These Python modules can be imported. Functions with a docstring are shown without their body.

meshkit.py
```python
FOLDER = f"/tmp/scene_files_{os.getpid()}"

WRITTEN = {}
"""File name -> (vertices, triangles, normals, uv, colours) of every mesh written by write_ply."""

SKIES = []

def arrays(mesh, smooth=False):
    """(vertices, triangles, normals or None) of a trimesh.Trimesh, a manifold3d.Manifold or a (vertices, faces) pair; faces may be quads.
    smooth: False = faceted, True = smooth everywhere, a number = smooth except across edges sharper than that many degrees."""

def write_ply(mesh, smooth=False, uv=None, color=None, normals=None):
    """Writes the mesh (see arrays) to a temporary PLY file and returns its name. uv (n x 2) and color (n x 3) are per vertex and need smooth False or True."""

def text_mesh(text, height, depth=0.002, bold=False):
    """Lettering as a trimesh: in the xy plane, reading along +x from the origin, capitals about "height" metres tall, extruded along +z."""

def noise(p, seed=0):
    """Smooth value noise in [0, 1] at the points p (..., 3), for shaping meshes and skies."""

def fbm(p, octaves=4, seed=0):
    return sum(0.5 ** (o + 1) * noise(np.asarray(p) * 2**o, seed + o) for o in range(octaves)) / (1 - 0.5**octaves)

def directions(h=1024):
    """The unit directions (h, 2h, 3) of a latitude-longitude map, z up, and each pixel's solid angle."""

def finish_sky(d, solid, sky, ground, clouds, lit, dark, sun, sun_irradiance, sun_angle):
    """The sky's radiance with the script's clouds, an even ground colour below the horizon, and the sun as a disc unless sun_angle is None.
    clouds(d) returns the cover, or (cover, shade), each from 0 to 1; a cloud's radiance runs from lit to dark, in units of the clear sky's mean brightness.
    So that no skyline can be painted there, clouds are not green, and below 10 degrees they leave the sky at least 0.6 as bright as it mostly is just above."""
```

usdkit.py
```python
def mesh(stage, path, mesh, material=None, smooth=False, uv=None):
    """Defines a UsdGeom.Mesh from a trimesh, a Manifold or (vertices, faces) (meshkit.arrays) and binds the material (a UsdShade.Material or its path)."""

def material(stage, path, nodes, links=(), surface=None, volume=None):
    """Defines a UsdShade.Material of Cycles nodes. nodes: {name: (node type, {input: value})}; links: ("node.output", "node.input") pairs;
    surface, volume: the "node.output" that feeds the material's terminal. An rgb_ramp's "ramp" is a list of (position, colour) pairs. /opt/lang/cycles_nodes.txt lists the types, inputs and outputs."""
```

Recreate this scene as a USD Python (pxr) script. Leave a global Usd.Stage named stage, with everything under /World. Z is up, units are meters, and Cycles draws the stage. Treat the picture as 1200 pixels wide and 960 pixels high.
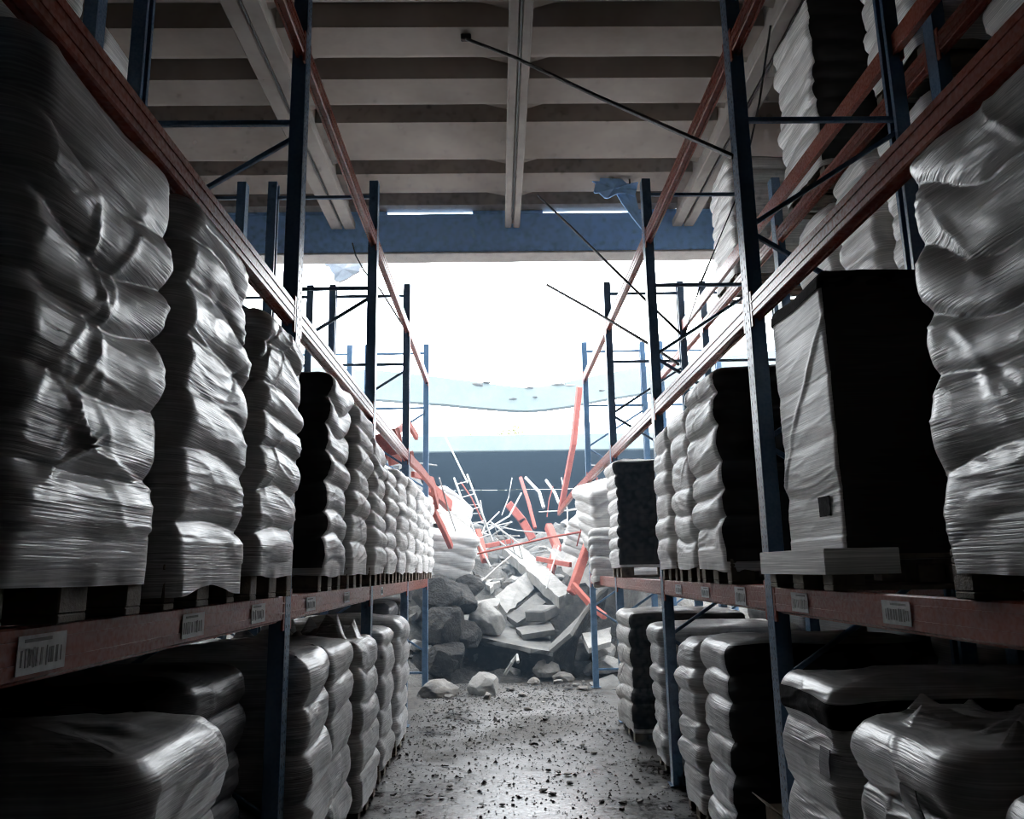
import math, random
import numpy as np, trimesh, usdkit, meshkit
from pxr import Usd, UsdGeom, UsdLux, UsdShade, Gf, Sdf, Vt

stage = Usd.Stage.CreateInMemory()
UsdGeom.SetStageUpAxis(stage, 'Z')
UsdGeom.Xform.Define(stage, '/World')

# ------------------------------------------------------------------ camera, sky, exposure
F, PITCH, YAW, ROLL, EYE = 936.3, .1977, .0201, -.0174, 1.7076
_f = np.array([math.sin(YAW) * math.cos(PITCH), math.cos(YAW) * math.cos(PITCH), math.sin(PITCH)])
_r = np.array([math.cos(YAW), -math.sin(YAW), 0]); _u = np.cross(_r, _f)
_r2 = math.cos(ROLL) * _r + math.sin(ROLL) * _u; _u2 = -math.sin(ROLL) * _r + math.cos(ROLL) * _u
cam = UsdGeom.Camera.Define(stage, '/World/camera')
cam.CreateHorizontalApertureAttr(36.0); cam.CreateFocalLengthAttr(36.0 * F / 1200)
cam.AddTransformOp().Set(Gf.Matrix4d(*_r2, 0, *_u2, 0, *(-_f), 0, 0, 0, EYE, 1))
cam.CreateExposureAttr(1.3)
sky = UsdLux.DomeLight.Define(stage, '/World/sky')
sky.CreateIntensityAttr(1.0); sky.CreateColorAttr(Gf.Vec3f(.94, .97, 1.0))
HAZE = .006

# ------------------------------------------------------------------ materials
def M(name, nodes, links, surface='p.BSDF', volume=None):
    return usdkit.material(stage, '/World/Looks/' + name, nodes, links, surface=surface, volume=volume)

def plain(name, c0, c1, scale=8, rough=(.5, .8), bump=.15, metal=0., spec=.5, dist=.01, detail=6):
    """Mottled paint, concrete or wood: two tones by noise, varied roughness, fine relief."""
    return M(name, {
        'g': ('geometry', {}),
        'n': ('noise_texture', {'scale': float(scale), 'detail': float(detail), 'roughness': .62}),
        'n2': ('noise_texture', {'scale': float(scale) * 7.3, 'detail': 4.0}),
        'r': ('rgb_ramp', {'ramp': [(.3, c0), (.7, c1)]}),
        'q': ('map_range', {'from_min': .3, 'from_max': .7, 'to_min': rough[0], 'to_max': rough[1], 'clamp': True}),
        'b': ('bump', {'strength': bump, 'distance': dist}),
        'p': ('principled_bsdf', {'metallic': metal, 'specular_ior_level': spec})},
        [('g.position', 'n.vector'), ('g.position', 'n2.vector'), ('n.fac', 'r.fac'), ('n2.fac', 'q.value'), ('n2.fac', 'b.height'),
         ('r.color', 'p.base_color'), ('q.result', 'p.roughness'), ('b.normal', 'p.normal')])

def film(name, c0, c1, rough=(.28, .46), spec=.6, stri=.55):
    """Stretch film over a load: fine stretched lines running round it, soft patches where layers overlap."""
    return M(name, {
        'g': ('geometry', {}),
        'm': ('mapping', {'scale': (2.4, 2.4, 175.0), 'rotation': (.05, .07, 0.)}),
        'm2': ('mapping', {'scale': (4.0, 4.0, 60.0), 'rotation': (.3, -.22, 0.)}),
        'n': ('noise_texture', {'scale': 1.0, 'detail': 2.0, 'roughness': .5}),
        'n2': ('noise_texture', {'scale': 1.0, 'detail': 3.0, 'roughness': .6, 'distortion': .5}),
        'k': ('noise_texture', {'scale': 2.1, 'detail': 8.0, 'roughness': .62}),
        'r': ('rgb_ramp', {'ramp': [(.25, c0), (.5, tuple((a + b) / 2 for a, b in zip(c0, c1))), (.75, c1)]}),
        's': ('rgb_ramp', {'ramp': [(.34, (.78, .78, .78)), (.52, (.97, .97, .97)), (.66, (1.3, 1.3, 1.3))]}),
        'x': ('mix_color', {'blend_type': 'multiply', 'fac': 1.0, 'use_clamp': False}),
        'q': ('map_range', {'from_min': .3, 'from_max': .7, 'to_min': rough[0], 'to_max': rough[1], 'clamp': True}),
        'l': ('noise_texture', {'scale': 3.3, 'detail': 2.0}),
        'ls': ('map_range', {'from_min': .42, 'from_max': .6, 'to_min': stri * .15, 'to_max': stri * 1.5, 'clamp': True}),
        'b2': ('bump', {'strength': stri * .4, 'distance': .009}),
        'b': ('bump', {'distance': .004}),
        'p': ('principled_bsdf', {'specular_ior_level': spec})},
        [('g.position', 'm.vector'), ('g.position', 'm2.vector'), ('g.position', 'k.vector'), ('m.vector', 'n.vector'), ('m2.vector', 'n2.vector'),
         ('g.position', 'l.vector'), ('l.fac', 'ls.value'), ('ls.result', 'b.strength'), ('k.fac', 'r.fac'), ('n.fac', 's.fac'), ('r.color', 'x.a'), ('s.color', 'x.b'), ('x.result', 'p.base_color'),
         ('k.fac', 'q.value'), ('q.result', 'p.roughness'), ('n2.fac', 'b2.height'), ('n.fac', 'b.height'), ('b2.normal', 'b.normal'), ('b.normal', 'p.normal')])

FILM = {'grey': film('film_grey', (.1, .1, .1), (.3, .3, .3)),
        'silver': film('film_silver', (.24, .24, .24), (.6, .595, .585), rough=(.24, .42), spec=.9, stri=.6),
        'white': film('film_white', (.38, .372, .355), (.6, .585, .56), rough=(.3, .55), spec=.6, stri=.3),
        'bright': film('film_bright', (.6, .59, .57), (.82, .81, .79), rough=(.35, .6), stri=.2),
        'black': film('end_shade_black', (.008, .008, .0085), (.022, .022, .024), rough=(.3, .5), spec=.4, stri=.3),  # near black, only for the shade painted on load ends
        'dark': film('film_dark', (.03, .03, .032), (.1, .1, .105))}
WOOD = plain('pallet_wood', (.1, .08, .06), (.22, .18, .13), 14, (.6, .9), .3)
BLUE = plain('blue_rack_paint', (.06, .12, .2), (.085, .16, .26), 9, (.22, .4), .05)
RED = plain('red_rack_paint', (.2, .036, .02), (.29, .062, .034), 7, (.2, .38), .06)
SALMON = plain('dusty_red_paint', (.27, .05, .034), (.33, .085, .06), 5, (.5, .8), .15)
DARKSTEEL = plain('dark_bar_steel', (.02, .02, .024), (.06, .058, .06), 10, (.4, .7), .1)
PALEBAR = plain('dusty_pale_steel', (.26, .26, .25), (.38, .38, .365), 6, (.4, .7), .1)
CEIL = plain('ceiling_concrete', (.27, .235, .205), (.42, .375, .335), 1.1, (.75, .95), .35, detail=8)
BEAMC = plain('roof_beam_concrete', (.28, .255, .23), (.4, .37, .34), 2., (.7, .95), .3)
FASC = plain('glare_tinted_fascia', (.28, .49, .82), (.31, .53, .86), .5, (.72, .78), .02)  # bluish glare of the opening painted into the base colour
PALE = plain('pale_broken_concrete', (.17, .166, .156), (.34, .33, .31), 4, (.8, .97), .5)
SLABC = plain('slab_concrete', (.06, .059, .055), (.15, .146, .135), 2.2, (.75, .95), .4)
DUST = plain('dusty_rubble', (.045, .043, .039), (.18, .172, .158), 3.2, (.85, 1.), .8, dist=.03)
STONE = plain('floor_stone', (.05, .045, .04), (.3, .28, .25), 3.3, (.5, .9), .5)
MUD = plain('dark_crumb', (.015, .014, .013), (.07, .062, .052), 9, (.3, .8), .5)
WALL = plain('warehouse_wall', (.022, .022, .023), (.045, .045, .045), 1.2, (.7, .95), .2)
FARC = plain('pale_green_concrete', (.125, .158, .155), (.165, .2, .195), .8, (.7, .9), .1)
PAPER = plain('label_paper', (.42, .42, .42), (.66, .66, .66), 30, (.4, .6), .02)
INK = plain('label_ink', (.03, .03, .03), (.12, .12, .12), 60, (.4, .6), .02)
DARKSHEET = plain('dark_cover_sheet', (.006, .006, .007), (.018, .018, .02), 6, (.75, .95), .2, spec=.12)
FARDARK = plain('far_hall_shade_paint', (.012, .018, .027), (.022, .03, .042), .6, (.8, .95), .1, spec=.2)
HOLLOWSHADE = plain('hollow_shade_debris', (.008, .0075, .007), (.04, .037, .033), 3.5, (.55, .9), .9, dist=.03, spec=.25)  # near black, stands in for the shade under the slab and bank
CARD = plain('brown_card', (.16, .12, .08), (.28, .22, .15), 8, (.6, .9), .2)
BARK = plain('bark', (.16, .13, .09), (.3, .26, .2), 6, (.8, 1.), .3)
LEAF = plain('leaf_green', (.16, .17, .07), (.26, .25, .12), 4, (.5, .8), .05)
STEELCAP = plain('connector_steel', (.12, .12, .12), (.25, .24, .23), 20, (.3, .5), .05, metal=.5)
FLOORM = M('wet_floor', {
    'g': ('geometry', {}),
    'a': ('noise_texture', {'scale': .85, 'detail': 5.0, 'roughness': .6, 'distortion': .4}),
    'c': ('noise_texture', {'scale': 11.0, 'detail': 7.0, 'roughness': .75}),
    'v': ('voronoi_texture', {'scale': 26.0, 'randomness': 1.0}),
    'pd': ('vector_math', {'math_type': 'distance', 'vector2': (.2, 5.7, 0.)}),
    'pm': ('map_range', {'from_min': .3, 'from_max': 3.2, 'to_min': -.2, 'to_max': .06, 'clamp': True}),
    'pa': ('math', {'math_type': 'add'}),
    'hm': ('map_range', {'from_min': 0., 'from_max': 1., 'to_min': .3, 'to_max': 1., 'clamp': True}),
    'hh': ('math', {'math_type': 'multiply'}),
    'w': ('map_range', {'from_min': .4, 'from_max': .66, 'to_min': 0., 'to_max': 1., 'clamp': True}),
    'dry': ('rgb_ramp', {'ramp': [(.3, (.016, .013, .01)), (.55, (.038, .032, .024)), (.75, (.095, .082, .063))]}),
    'wet': ('rgb_ramp', {'ramp': [(.3, (.008, .0075, .007)), (.7, (.03, .028, .025))]}),
    'x': ('mix_color', {}),
    'e': ('math', {'math_type': 'multiply_add', 'value2': .55, 'value3': 0.}),
    'rw': ('map_range', {'from_min': .35, 'from_max': .65, 'to_min': .17, 'to_max': .36, 'clamp': True}),
    'r': ('mix_float', {'b': .8}),
    'h': ('math', {'math_type': 'multiply_add', 'value2': .6}),
    'b': ('bump', {'strength': .5, 'distance': .012}),
    'p': ('principled_bsdf', {'specular_ior_level': 1.0})},
    [('g.position', 'a.vector'), ('g.position', 'c.vector'), ('g.position', 'v.vector'), ('g.position', 'pd.vector1'), ('pd.value', 'pm.value'), ('a.fac', 'pa.value1'), ('pm.result', 'pa.value2'), ('pa.value', 'w.value'),
     ('c.fac', 'dry.fac'), ('c.fac', 'wet.fac'), ('w.result', 'x.fac'), ('wet.color', 'x.a'), ('dry.color', 'x.b'), ('x.result', 'p.base_color'),
     ('c.fac', 'rw.value'), ('rw.result', 'r.a'), ('w.result', 'r.fac'), ('r.result', 'p.roughness'),
     ('v.distance', 'h.value1'), ('c.fac', 'h.value3'), ('h.value', 'hh.value1'), ('w.result', 'hm.value'), ('hm.result', 'hh.value2'), ('hh.value', 'b.height'), ('b.normal', 'p.normal')])
HAZEM = M('glare_haze', {'v': ('principled_volume', {'color': (.5, .74, 1.), 'density': HAZE, 'anisotropy': .25})}, [], surface=None, volume='v.volume')

# ------------------------------------------------------------------ helpers
_taken = {}
def numbered(parent, name):
    k = (parent, name); n = _taken.get(k, 0); _taken[k] = n + 1
    return name if n == 0 else f'{name}_{n:03d}'

class B:
    """Collects boxes, bars and tubes that become ONE mesh."""
    def __init__(self): self.v, self.f, self.n = [], [], 0
    def add(self, v, f):
        v = np.asarray(v, float); f = np.asarray(f, int)
        if f.shape[1] == 4: f = np.vstack([f[:, [0, 1, 2]], f[:, [0, 2, 3]]])
        self.v.append(v); self.f.append(f + self.n); self.n += len(v); return self
    def tm(self, m): return self.add(m.vertices, m.faces)
    def box(self, c, s, R=None, ch=0.):
        """Box of size s at c, edges chamfered by ch."""
        s = np.asarray(s, float) / 2
        if ch <= 0:
            v = np.array([[x, y, z] for x in (-1, 1) for y in (-1, 1) for z in (-1, 1)]) * s
            f = [[0, 1, 3, 2], [4, 6, 7, 5], [0, 4, 5, 1], [2, 3, 7, 6], [0, 2, 6, 4], [1, 5, 7, 3]]
        else:
            ch = min(ch, .45 * s.min() * 2)
            pts = []
            for x in (-1, 1):
                for y in (-1, 1):
                    for z in (-1, 1):
                        q = np.array([x, y, z]) * s
                        for k in range(3):
                            d = -np.array([x, y, z]) * ch; d[k] = 0; pts.append(q + d)
            h = trimesh.convex.convex_hull(np.array(pts)); v, f = h.vertices, h.faces
        v = np.asarray(v)
        if R is not None: v = v @ np.asarray(R).T
        return self.add(v + np.asarray(c, float), f)
    def bar(self, a, b, w, h, up=(0, 0, 1), ch=0.):
        """Rectangular bar from a to b, w wide, h tall."""
        a, b = np.asarray(a, float), np.asarray(b, float); d = b - a; L = np.linalg.norm(d); d /= L
        up = np.asarray(up, float)
        if abs(d @ up) > .98: up = np.array([0, 1., 0])
        x = np.cross(d, up); x /= np.linalg.norm(x); z = np.cross(x, d)
        return self.box((a + b) / 2, (w, L, h), np.stack([x, d, z], 1), ch)
    def tube(self, pts, r, sides=7):
        p = np.asarray(pts, float); t = np.gradient(p, axis=0); t /= np.linalg.norm(t, axis=1, keepdims=True)
        a = np.cross(t, np.where(np.abs(t[:, 2:]) < .9, [0, 0, 1.], [1., 0, 0])); a /= np.linalg.norm(a, axis=1, keepdims=True)
        b = np.cross(t, a); an = np.arange(sides) * 2 * np.pi / sides; n = len(p)
        v = p[:, None] + r * (np.cos(an)[None, :, None] * a[:, None] + np.sin(an)[None, :, None] * b[:, None])
        f = [[i * sides + j, i * sides + (j + 1) % sides, (i + 1) * sides + (j + 1) % sides, (i + 1) * sides + j] for i in range(n - 1) for j in range(sides)]
        v = np.vstack([v.reshape(-1, 3), p[:1], p[-1:]]); k = n * sides
        cap = [[k, (j + 1) % sides, j, j] for j in range(sides)] + [[k + 1, (n - 1) * sides + j, (n - 1) * sides + (j + 1) % sides, (n - 1) * sides + j] for j in range(sides)]
        q = np.array(f + [c for c in cap]); tri = np.vstack([q[:, [0, 1, 2]], q[:len(f), [0, 2, 3]]])
        tri[len(f):len(f) + 2 * sides] = [c[:3] for c in cap]
        return self.add(v, tri)
    def mesh(self): return np.vstack(self.v), np.vstack(self.f)

def tag(p, label=None, cat=None, group=None, kind=None):
    p = p.GetPrim() if hasattr(p, 'GetPrim') else p
    if cat and not kind: kind = 'thing'
    for k, x in (('label', label), ('category', cat), ('group', group), ('kind', kind)):
        if x: p.SetCustomDataByKey(k, x)
    return p

class T:
    """A thing: an Xform at its base; parts are given in world coordinates and stored relative to it."""
    def __init__(self, name, label, cat, loc=(0, 0, 0), group=None, kind=None, root='/World'):
        self.path = root + '/' + numbered(root, name); self.loc = np.asarray(loc, float)
        self.x = UsdGeom.Xform.Define(stage, self.path)
        if np.any(self.loc): self.x.AddTranslateOp().Set(Gf.Vec3d(*map(float, self.loc)))
        tag(self.x, label, cat, group, kind)
    def part(self, name, mesh, mat, parent=None, smooth=False, label=None, kind=None):
        v, f = mesh.mesh() if isinstance(mesh, B) else mesh
        root = parent or self.path; path = root + '/' + numbered(root, name)
        m = usdkit.mesh(stage, path, (np.asarray(v) - self.loc, f), mat, smooth)
        if label or kind: tag(m, label, kind=kind)
        return path

def solo(name, mesh, mat, label=None, cat=None, group=None, kind=None, smooth=False, base=None):
    """A thing that is one mesh."""
    v, f = mesh.mesh() if isinstance(mesh, B) else mesh
    v = np.asarray(v, float)
    if base is None: base = np.array([*(v.min(0) + v.max(0))[:2] / 2, v[:, 2].min()])
    m = usdkit.mesh(stage, '/World/' + numbered('/World', name), (v - base, f), mat, smooth)
    m.AddTranslateOp().Set(Gf.Vec3d(*map(float, base)))
    tag(m, label, cat, group, kind)
    return m

def rot(rx=0, ry=0, rz=0):
    c, s = math.cos, math.sin
    X = np.array([[1, 0, 0], [0, c(rx), -s(rx)], [0, s(rx), c(rx)]]); Y = np.array([[c(ry), 0, s(ry)], [0, 1, 0], [-s(ry), 0, c(ry)]]); Z = np.array([[c(rz), -s(rz), 0], [s(rz), c(rz), 0], [0, 0, 1]])
    return Z @ Y @ X

# ------------------------------------------------------------------ the hall
Y_END = 10.5           # the roof ends here, torn open
PY = [4.126 + 2.7 * k for k in range(-1, 4)]          # upright frames P0..P4
XL, XR = -1.052, 1.366
Z1, Z2, Z3, ZT = 1.601, 3.122, 4.708, 5.22

def floor():
    xs = np.linspace(-9, 9, 121); ys = np.concatenate([np.linspace(-6, 0, 13)[:-1], np.linspace(0, 16, 161)[:-1], np.linspace(16, 75, 60)])
    X, Y = np.meshgrid(xs, ys); P = np.stack([X, Y, 0 * X], -1)
    Z = .02 * (meshkit.fbm(P * 1.3, 4, 3) - .5) - .012
    P[..., 2] = np.minimum(Z, 0.0)
    n, m = X.shape; i, j = np.meshgrid(np.arange(n - 1), np.arange(m - 1), indexing='ij'); k = i * m + j
    f = np.stack([k, k + 1, k + m + 1, k + m], -1).reshape(-1, 4)
    solo('floor', (P.reshape(-1, 3), f), FLOORM, kind='structure', smooth=True, base=np.zeros(3))
floor()

def structure(name, mesh, mat, smooth=False): return solo(name, mesh, mat, kind='structure', smooth=smooth, base=np.zeros(3))
structure('wall_left', B().box((-4.1, 2.25, 3.55), (.2, 16.5, 7.1)), WALL)
structure('wall_right', B().box((4.3, 2.25, 3.55), (.2, 16.5, 7.1)), WALL)
structure('wall_back', B().box((.1, -6.1, 3.55), (8.6, .2, 7.1)), WALL)

RIBS = [-5.6, -4.6, -3.6, -2.6, -1.6, -.6, .4, 1.4, 2.4, 3.3, 4.15, 5.0, 5.82, 6.64, 7.44, 8.26, 9.46, 10.35, 10.62]
ROOFX = [-4.4, -2.1, .26, 2.66, 4.5]
ceil = T('ceiling', None, None, kind='structure')
def panel(x0, x1, y0, y1, seed):
    """One precast trough panel: flat soffit with a coved rib at its far end (the side turned to the camera)."""
    prof = [(y0, 6.96), (y0 + .004, 6.7), (y1 - .4, 6.7), (y1 - .32, 6.72), (y1 - .25, 6.78), (y1 - .2, 6.87), (y1 - .13, 6.94), (y1 - .001, 6.96)]
    if y1 - y0 < .5: prof = [(y0, 6.96), (y0 + .004, 6.7), (y0 + .05, 6.7), (y0 + .1, 6.702), (y1 - .08, 6.7), (y1 - .05, 6.7), (y1 - .02, 6.7), (y1 - .001, 6.71)]
    prof = np.array(prof); n = 9; xs = np.linspace(x0, x1, n); k = len(prof)
    v = []
    for x in xs:
        e = min(x - x0, x1 - x); dip = .09 * max(0, 1 - e / .35) ** 2
        for y, z in prof:
            w = .014 * (meshkit.noise(np.array([x * 2.1, y * .7, seed * 3.3])) - .5)
            v.append((x, y + w * 2, z - (dip if z > 6.75 else 0) + w))
    f = [[i * k + j, i * k + j + 1, (i + 1) * k + j + 1, (i + 1) * k + j] for i in range(n - 1) for j in range(k - 1)]
    m0 = len(v); v += [(x, y, 7.1) for x in (x0, x1) for y in (y0, y1 - .001)]
    f += [[m0, m0 + 2, m0 + 3, m0 + 1], [0, (n - 1) * k, m0 + 2, m0], [k - 1, m0 + 1, m0 + 3, n * k - 1]]
    return np.array(v), np.array(f)
for a, b in zip(ROOFX[:-1], ROOFX[1:]):
    for i in range(len(RIBS) - 1):
        ceil.part('ceiling_panel', panel(a + .07, b - .07, RIBS[i], RIBS[i + 1], i + a), CEIL, smooth=25)
def roof_beam(x, w, label):
    t = T('roof_beam', label, None, (x, 0, 6.4), kind='structure')
    L0, L1 = -6., Y_END - .02; yc, ly = (L0 + L1) / 2, L1 - L0
    t.part('web', B().box((x, yc, 6.76), (w * .55, ly, .6), ch=.015), BEAMC)
    for s in (-1, 1): t.part('flange', B().box((x + s * (w / 4 + .006), yc, 6.45), (w / 2 - .012, ly, .1), ch=.012), BEAMC)
    t.part('conduit', B().tube([(x, L0, 6.4), (x, 2, 6.395), (x + .005, 6, 6.4), (x, L1 - .3, 6.395)], .009), DARKSTEEL)
for x, w, l in ((-2.1, .34, 'concrete roof beam above the left rack row'), (.26, .21, 'narrow concrete roof beam above the middle of the aisle'), (2.66, .3, 'concrete roof beam above the right rack row')):
    roof_beam(x, w, l)
fas = T('edge_beam', 'concrete beam where the roof ends, tinted blue for the glare', None, (0, Y_END + .15, 6.05), kind='structure')
fas.part('beam_body', B().box((0, Y_END + .17, 6.36), (8.7, .3, .58), ch=.02), FASC)
for a, b in ((-4.4, -1.5), (-.3, .7), (1.95, 4.4)): fas.part('top_pad', B().box(((a + b) / 2, Y_END + .17, 6.672), (b - a, .28, .05), ch=.01), FASC)
fas.part('bottom_lip', B().box((0, Y_END + .17, 6.055), (8.7, .34, .03), ch=.008), BEAMC)

# thin blue haze volume added for the lens glare around the opening
solo('glare_haze', B().box((0, 14.2, 3.03), (7.6, 15.6, 5.94)), HAZEM, 'pale haze added for the blue glare around the roof opening', 'haze', kind='stuff', base=np.zeros(3))

# ------------------------------------------------------------------ racks
SIDE = {-1: 'left', 1: 'right'}
ORD = ['nearest', 'first', 'second', 'third', 'last']
def upright(s, k, xf, xb, where, top=ZT, holes=False):
    y = PY[k]
    t = T('upright_frame', where, 'rack frame', (xf, y, 0), 'blue upright frames of the pallet racks')
    def leg(x, face):
        b = B()                                    # an open C section: web and two flanges with lips
        b.box((x - face * .004, y, top / 2), (.008, .1, top), ch=.002)
        for q in (-1, 1):
            b.box((x - face * .04, y + q * .047, top / 2), (.08, .007, top), ch=.002)
            b.box((x - face * .077, y + q * .035, top / 2), (.006, .026, top), ch=.002)
        return b
    front = t.part('front_leg', leg(xf, -s), BLUE)
    rear = t.part('rear_leg', leg(xb, s), BLUE)
    if holes:
        b = B()
        for i in range(int((top - .1) / .05)):
            for q in (-1, 1): b.box((xf - s * .0003, y + q * .024, .1 + i * .05), (.0014, .006, .014))
        t.part('slot_row', b, DARKSTEEL, front, kind='stuff')
    for x in (xf, xb): t.part('foot_plate', B().box((x + (s if x == xf else -s) * .04, y, .004), (.13, .15, .008), ch=.002), BLUE)
    for z in ((5.08, 4.2, .25) if top > 5 else (4.2, .25)): t.part('horizontal_brace', B().bar((xf + s * .03, y, z), (xb - s * .03, y, z), .03, .03, ch=.004), BLUE)
    seq = [4.14 - .6 * i for i in range(7)]
    for i, (z0, z1) in enumerate(zip(seq[:-1], seq[1:])):
        a, b_ = (xf + s * .03, xb - s * .03) if (i % 2 == 0) == (s < 0) else (xb - s * .03, xf + s * .03)
        t.part('diagonal_brace', B().bar((a, y + .012, z0), (b_, y + .012, z1), .026, .026, ch=.004), BLUE)
    return t
for s, xf in ((-1, XL), (1, XR)):
    for k in range(5):
        upright(s, k, xf, xf + s * 1.0, f'blue steel upright frame on the {SIDE[s]} of the aisle, ' + ['beside the camera', 'nearest one in view', 'second from the front', 'third from the front', 'farthest, next to the rubble'][k], holes=k == 1)
        if k: upright(s, k, xf + s * 1.2, xf + s * 2.2, f'blue upright frame of the rear {SIDE[s]} rack, ' + ['', 'nearest in view', 'second from the front', 'third from the front', 'farthest back'][k])

rng = random.Random(7)
def beam(s, k, x, z, lab, stickers=(), sag=0., face=1):
    y0, y1 = PY[k] + .05, PY[k + 1] - .05
    t = T('rack_beam', lab, 'rack beam', (x, y0, z - .12), 'red horizontal beams of the pallet racks')
    m = B().box((x, (y0 + y1) / 2, z - .06), (.05, y1 - y0, .12), ch=.006)
    m.box((x + s * face * .018, (y0 + y1) / 2, z - .125), (.014, y1 - y0, .012))
    m.box((x - s * face * .027, (y0 + y1) / 2, z - .035), (.004, y1 - y0, .008)); m.box((x - s * face * .027, (y0 + y1) / 2, z - .085), (.004, y1 - y0, .008))
    t.part('beam_body', m, RED)
    for y in (y0 + .002, y1 - .002): t.part('end_connector', B().box((x - s * face * .022, y, z - .07), (.012, .055, .2), ch=.003), RED)
    for (y, w, h, dark) in stickers:
        xx = x - s * face * .0305
        st = t.part('sticker', B().box((xx, y, z - .062), (.0016, w, h)), PAPER, label='pale printed sticker with illegible bars')
        b = B(); q = y - w * .42
        while q < y + w * .42:
            d = rng.uniform(.004, .012)
            b.box((xx - s * face * .0012, q, z - .062 - h * .08), (.0008, d, h * rng.uniform(.4, .55))); q += d + rng.uniform(.004, .013)
        b.box((xx - s * face * .0012, y - w * .1, z - .062 + h * .36), (.0008, w * .55, h * .09))
        t.part('sticker_print', b, INK, st)
    return t
stick = {(-1, 0): [(1.93, .2, .085, 0), (2.86, .2, .08, 0), (3.62, .2, .08, 0)], (-1, 1): [(4.62, .22, .075, 0), (5.7, .2, .07, 0)], (-1, 2): [(7.4, .12, .07, 0)],
         (1, 0): [(2.81, .2, .08, 0), (3.71, .2, .085, 0)], (1, 1): [(4.62, .2, .1, 0), (5.4, .2, .07, 0), (6.2, .2, .07, 0)]}
BAY = ['nearest bay', 'second bay', 'third bay', 'farthest bay']
for s, xf in ((-1, XL), (1, XR)):
    for k in range(4):
        x = xf + s * .03
        beam(s, k, x, Z1, f'red lower beam along the {SIDE[s]} of the aisle, {BAY[k]}', stick.get((s, k), ()))
        beam(s, k, xf + s * .97, Z1, f'red rear lower beam behind the pallets, {SIDE[s]} rack, {BAY[k]}', face=-1)
        if not (s < 0 and k == 3): beam(s, k, x, Z2, f'red middle beam over the wrapped pallets, {SIDE[s]} of the aisle, {BAY[k]}')
        if k < 3: beam(s, k, xf + s * .97, Z2, f'red rear middle beam of the {SIDE[s]} rack, {BAY[k]}', face=-1)
        beam(s, k, x, Z3, f'red top beam high on the {SIDE[s]} of the aisle, {BAY[k]}')
        if s > 0 and k < 3: beam(s, k, xf + s * .97, Z3, f'red rear top beam of the right rack, {BAY[k]}', face=-1)
        for z, n in ((Z1, 'lower'), (Z2, 'middle'), (Z3, 'top')):
            if s > 0 or z < Z3: beam(s, k, xf + s * 1.23, z, f'red {n} beam of the rear {SIDE[s]} rack, {BAY[k]}')
            if (s > 0 or z < Z3) and k < 3: beam(s, k, xf + s * 2.17, z, f'red {n} back beam of the rear {SIDE[s]} rack, {BAY[k]}', face=-1)

# ------------------------------------------------------------------ pallets
Sdf.CreatePrimInLayer(stage.GetRootLayer(), '/World/Prototypes').specifier = Sdf.SpecifierClass
def wooden_pallet(path):
    UsdGeom.Xform.Define(stage, path)
    def p(name, c, s):
        q = path + '/' + numbered(path, name); usdkit.mesh(stage, q, B().box(c, s, ch=.004).mesh(), WOOD)
    for y in (-.35, 0, .35):
        p('bottom_board', (0, y, .011), (1.2, .1 if y else .14, .022))
        for x in (-.53, 0, .53): p('block', (x, y, .061), (.14, .1 if y else .14, .078))
    for x in (-.53, 0, .53): p('cross_board', (x, 0, .111), (.14, .8, .022))
    for y in (-.34, -.17, 0, .17, .34): p('top_board', (0, y, .133), (1.2, .13, .022))
wooden_pallet('/World/Prototypes/wooden_pallet')
PH = .144

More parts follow.
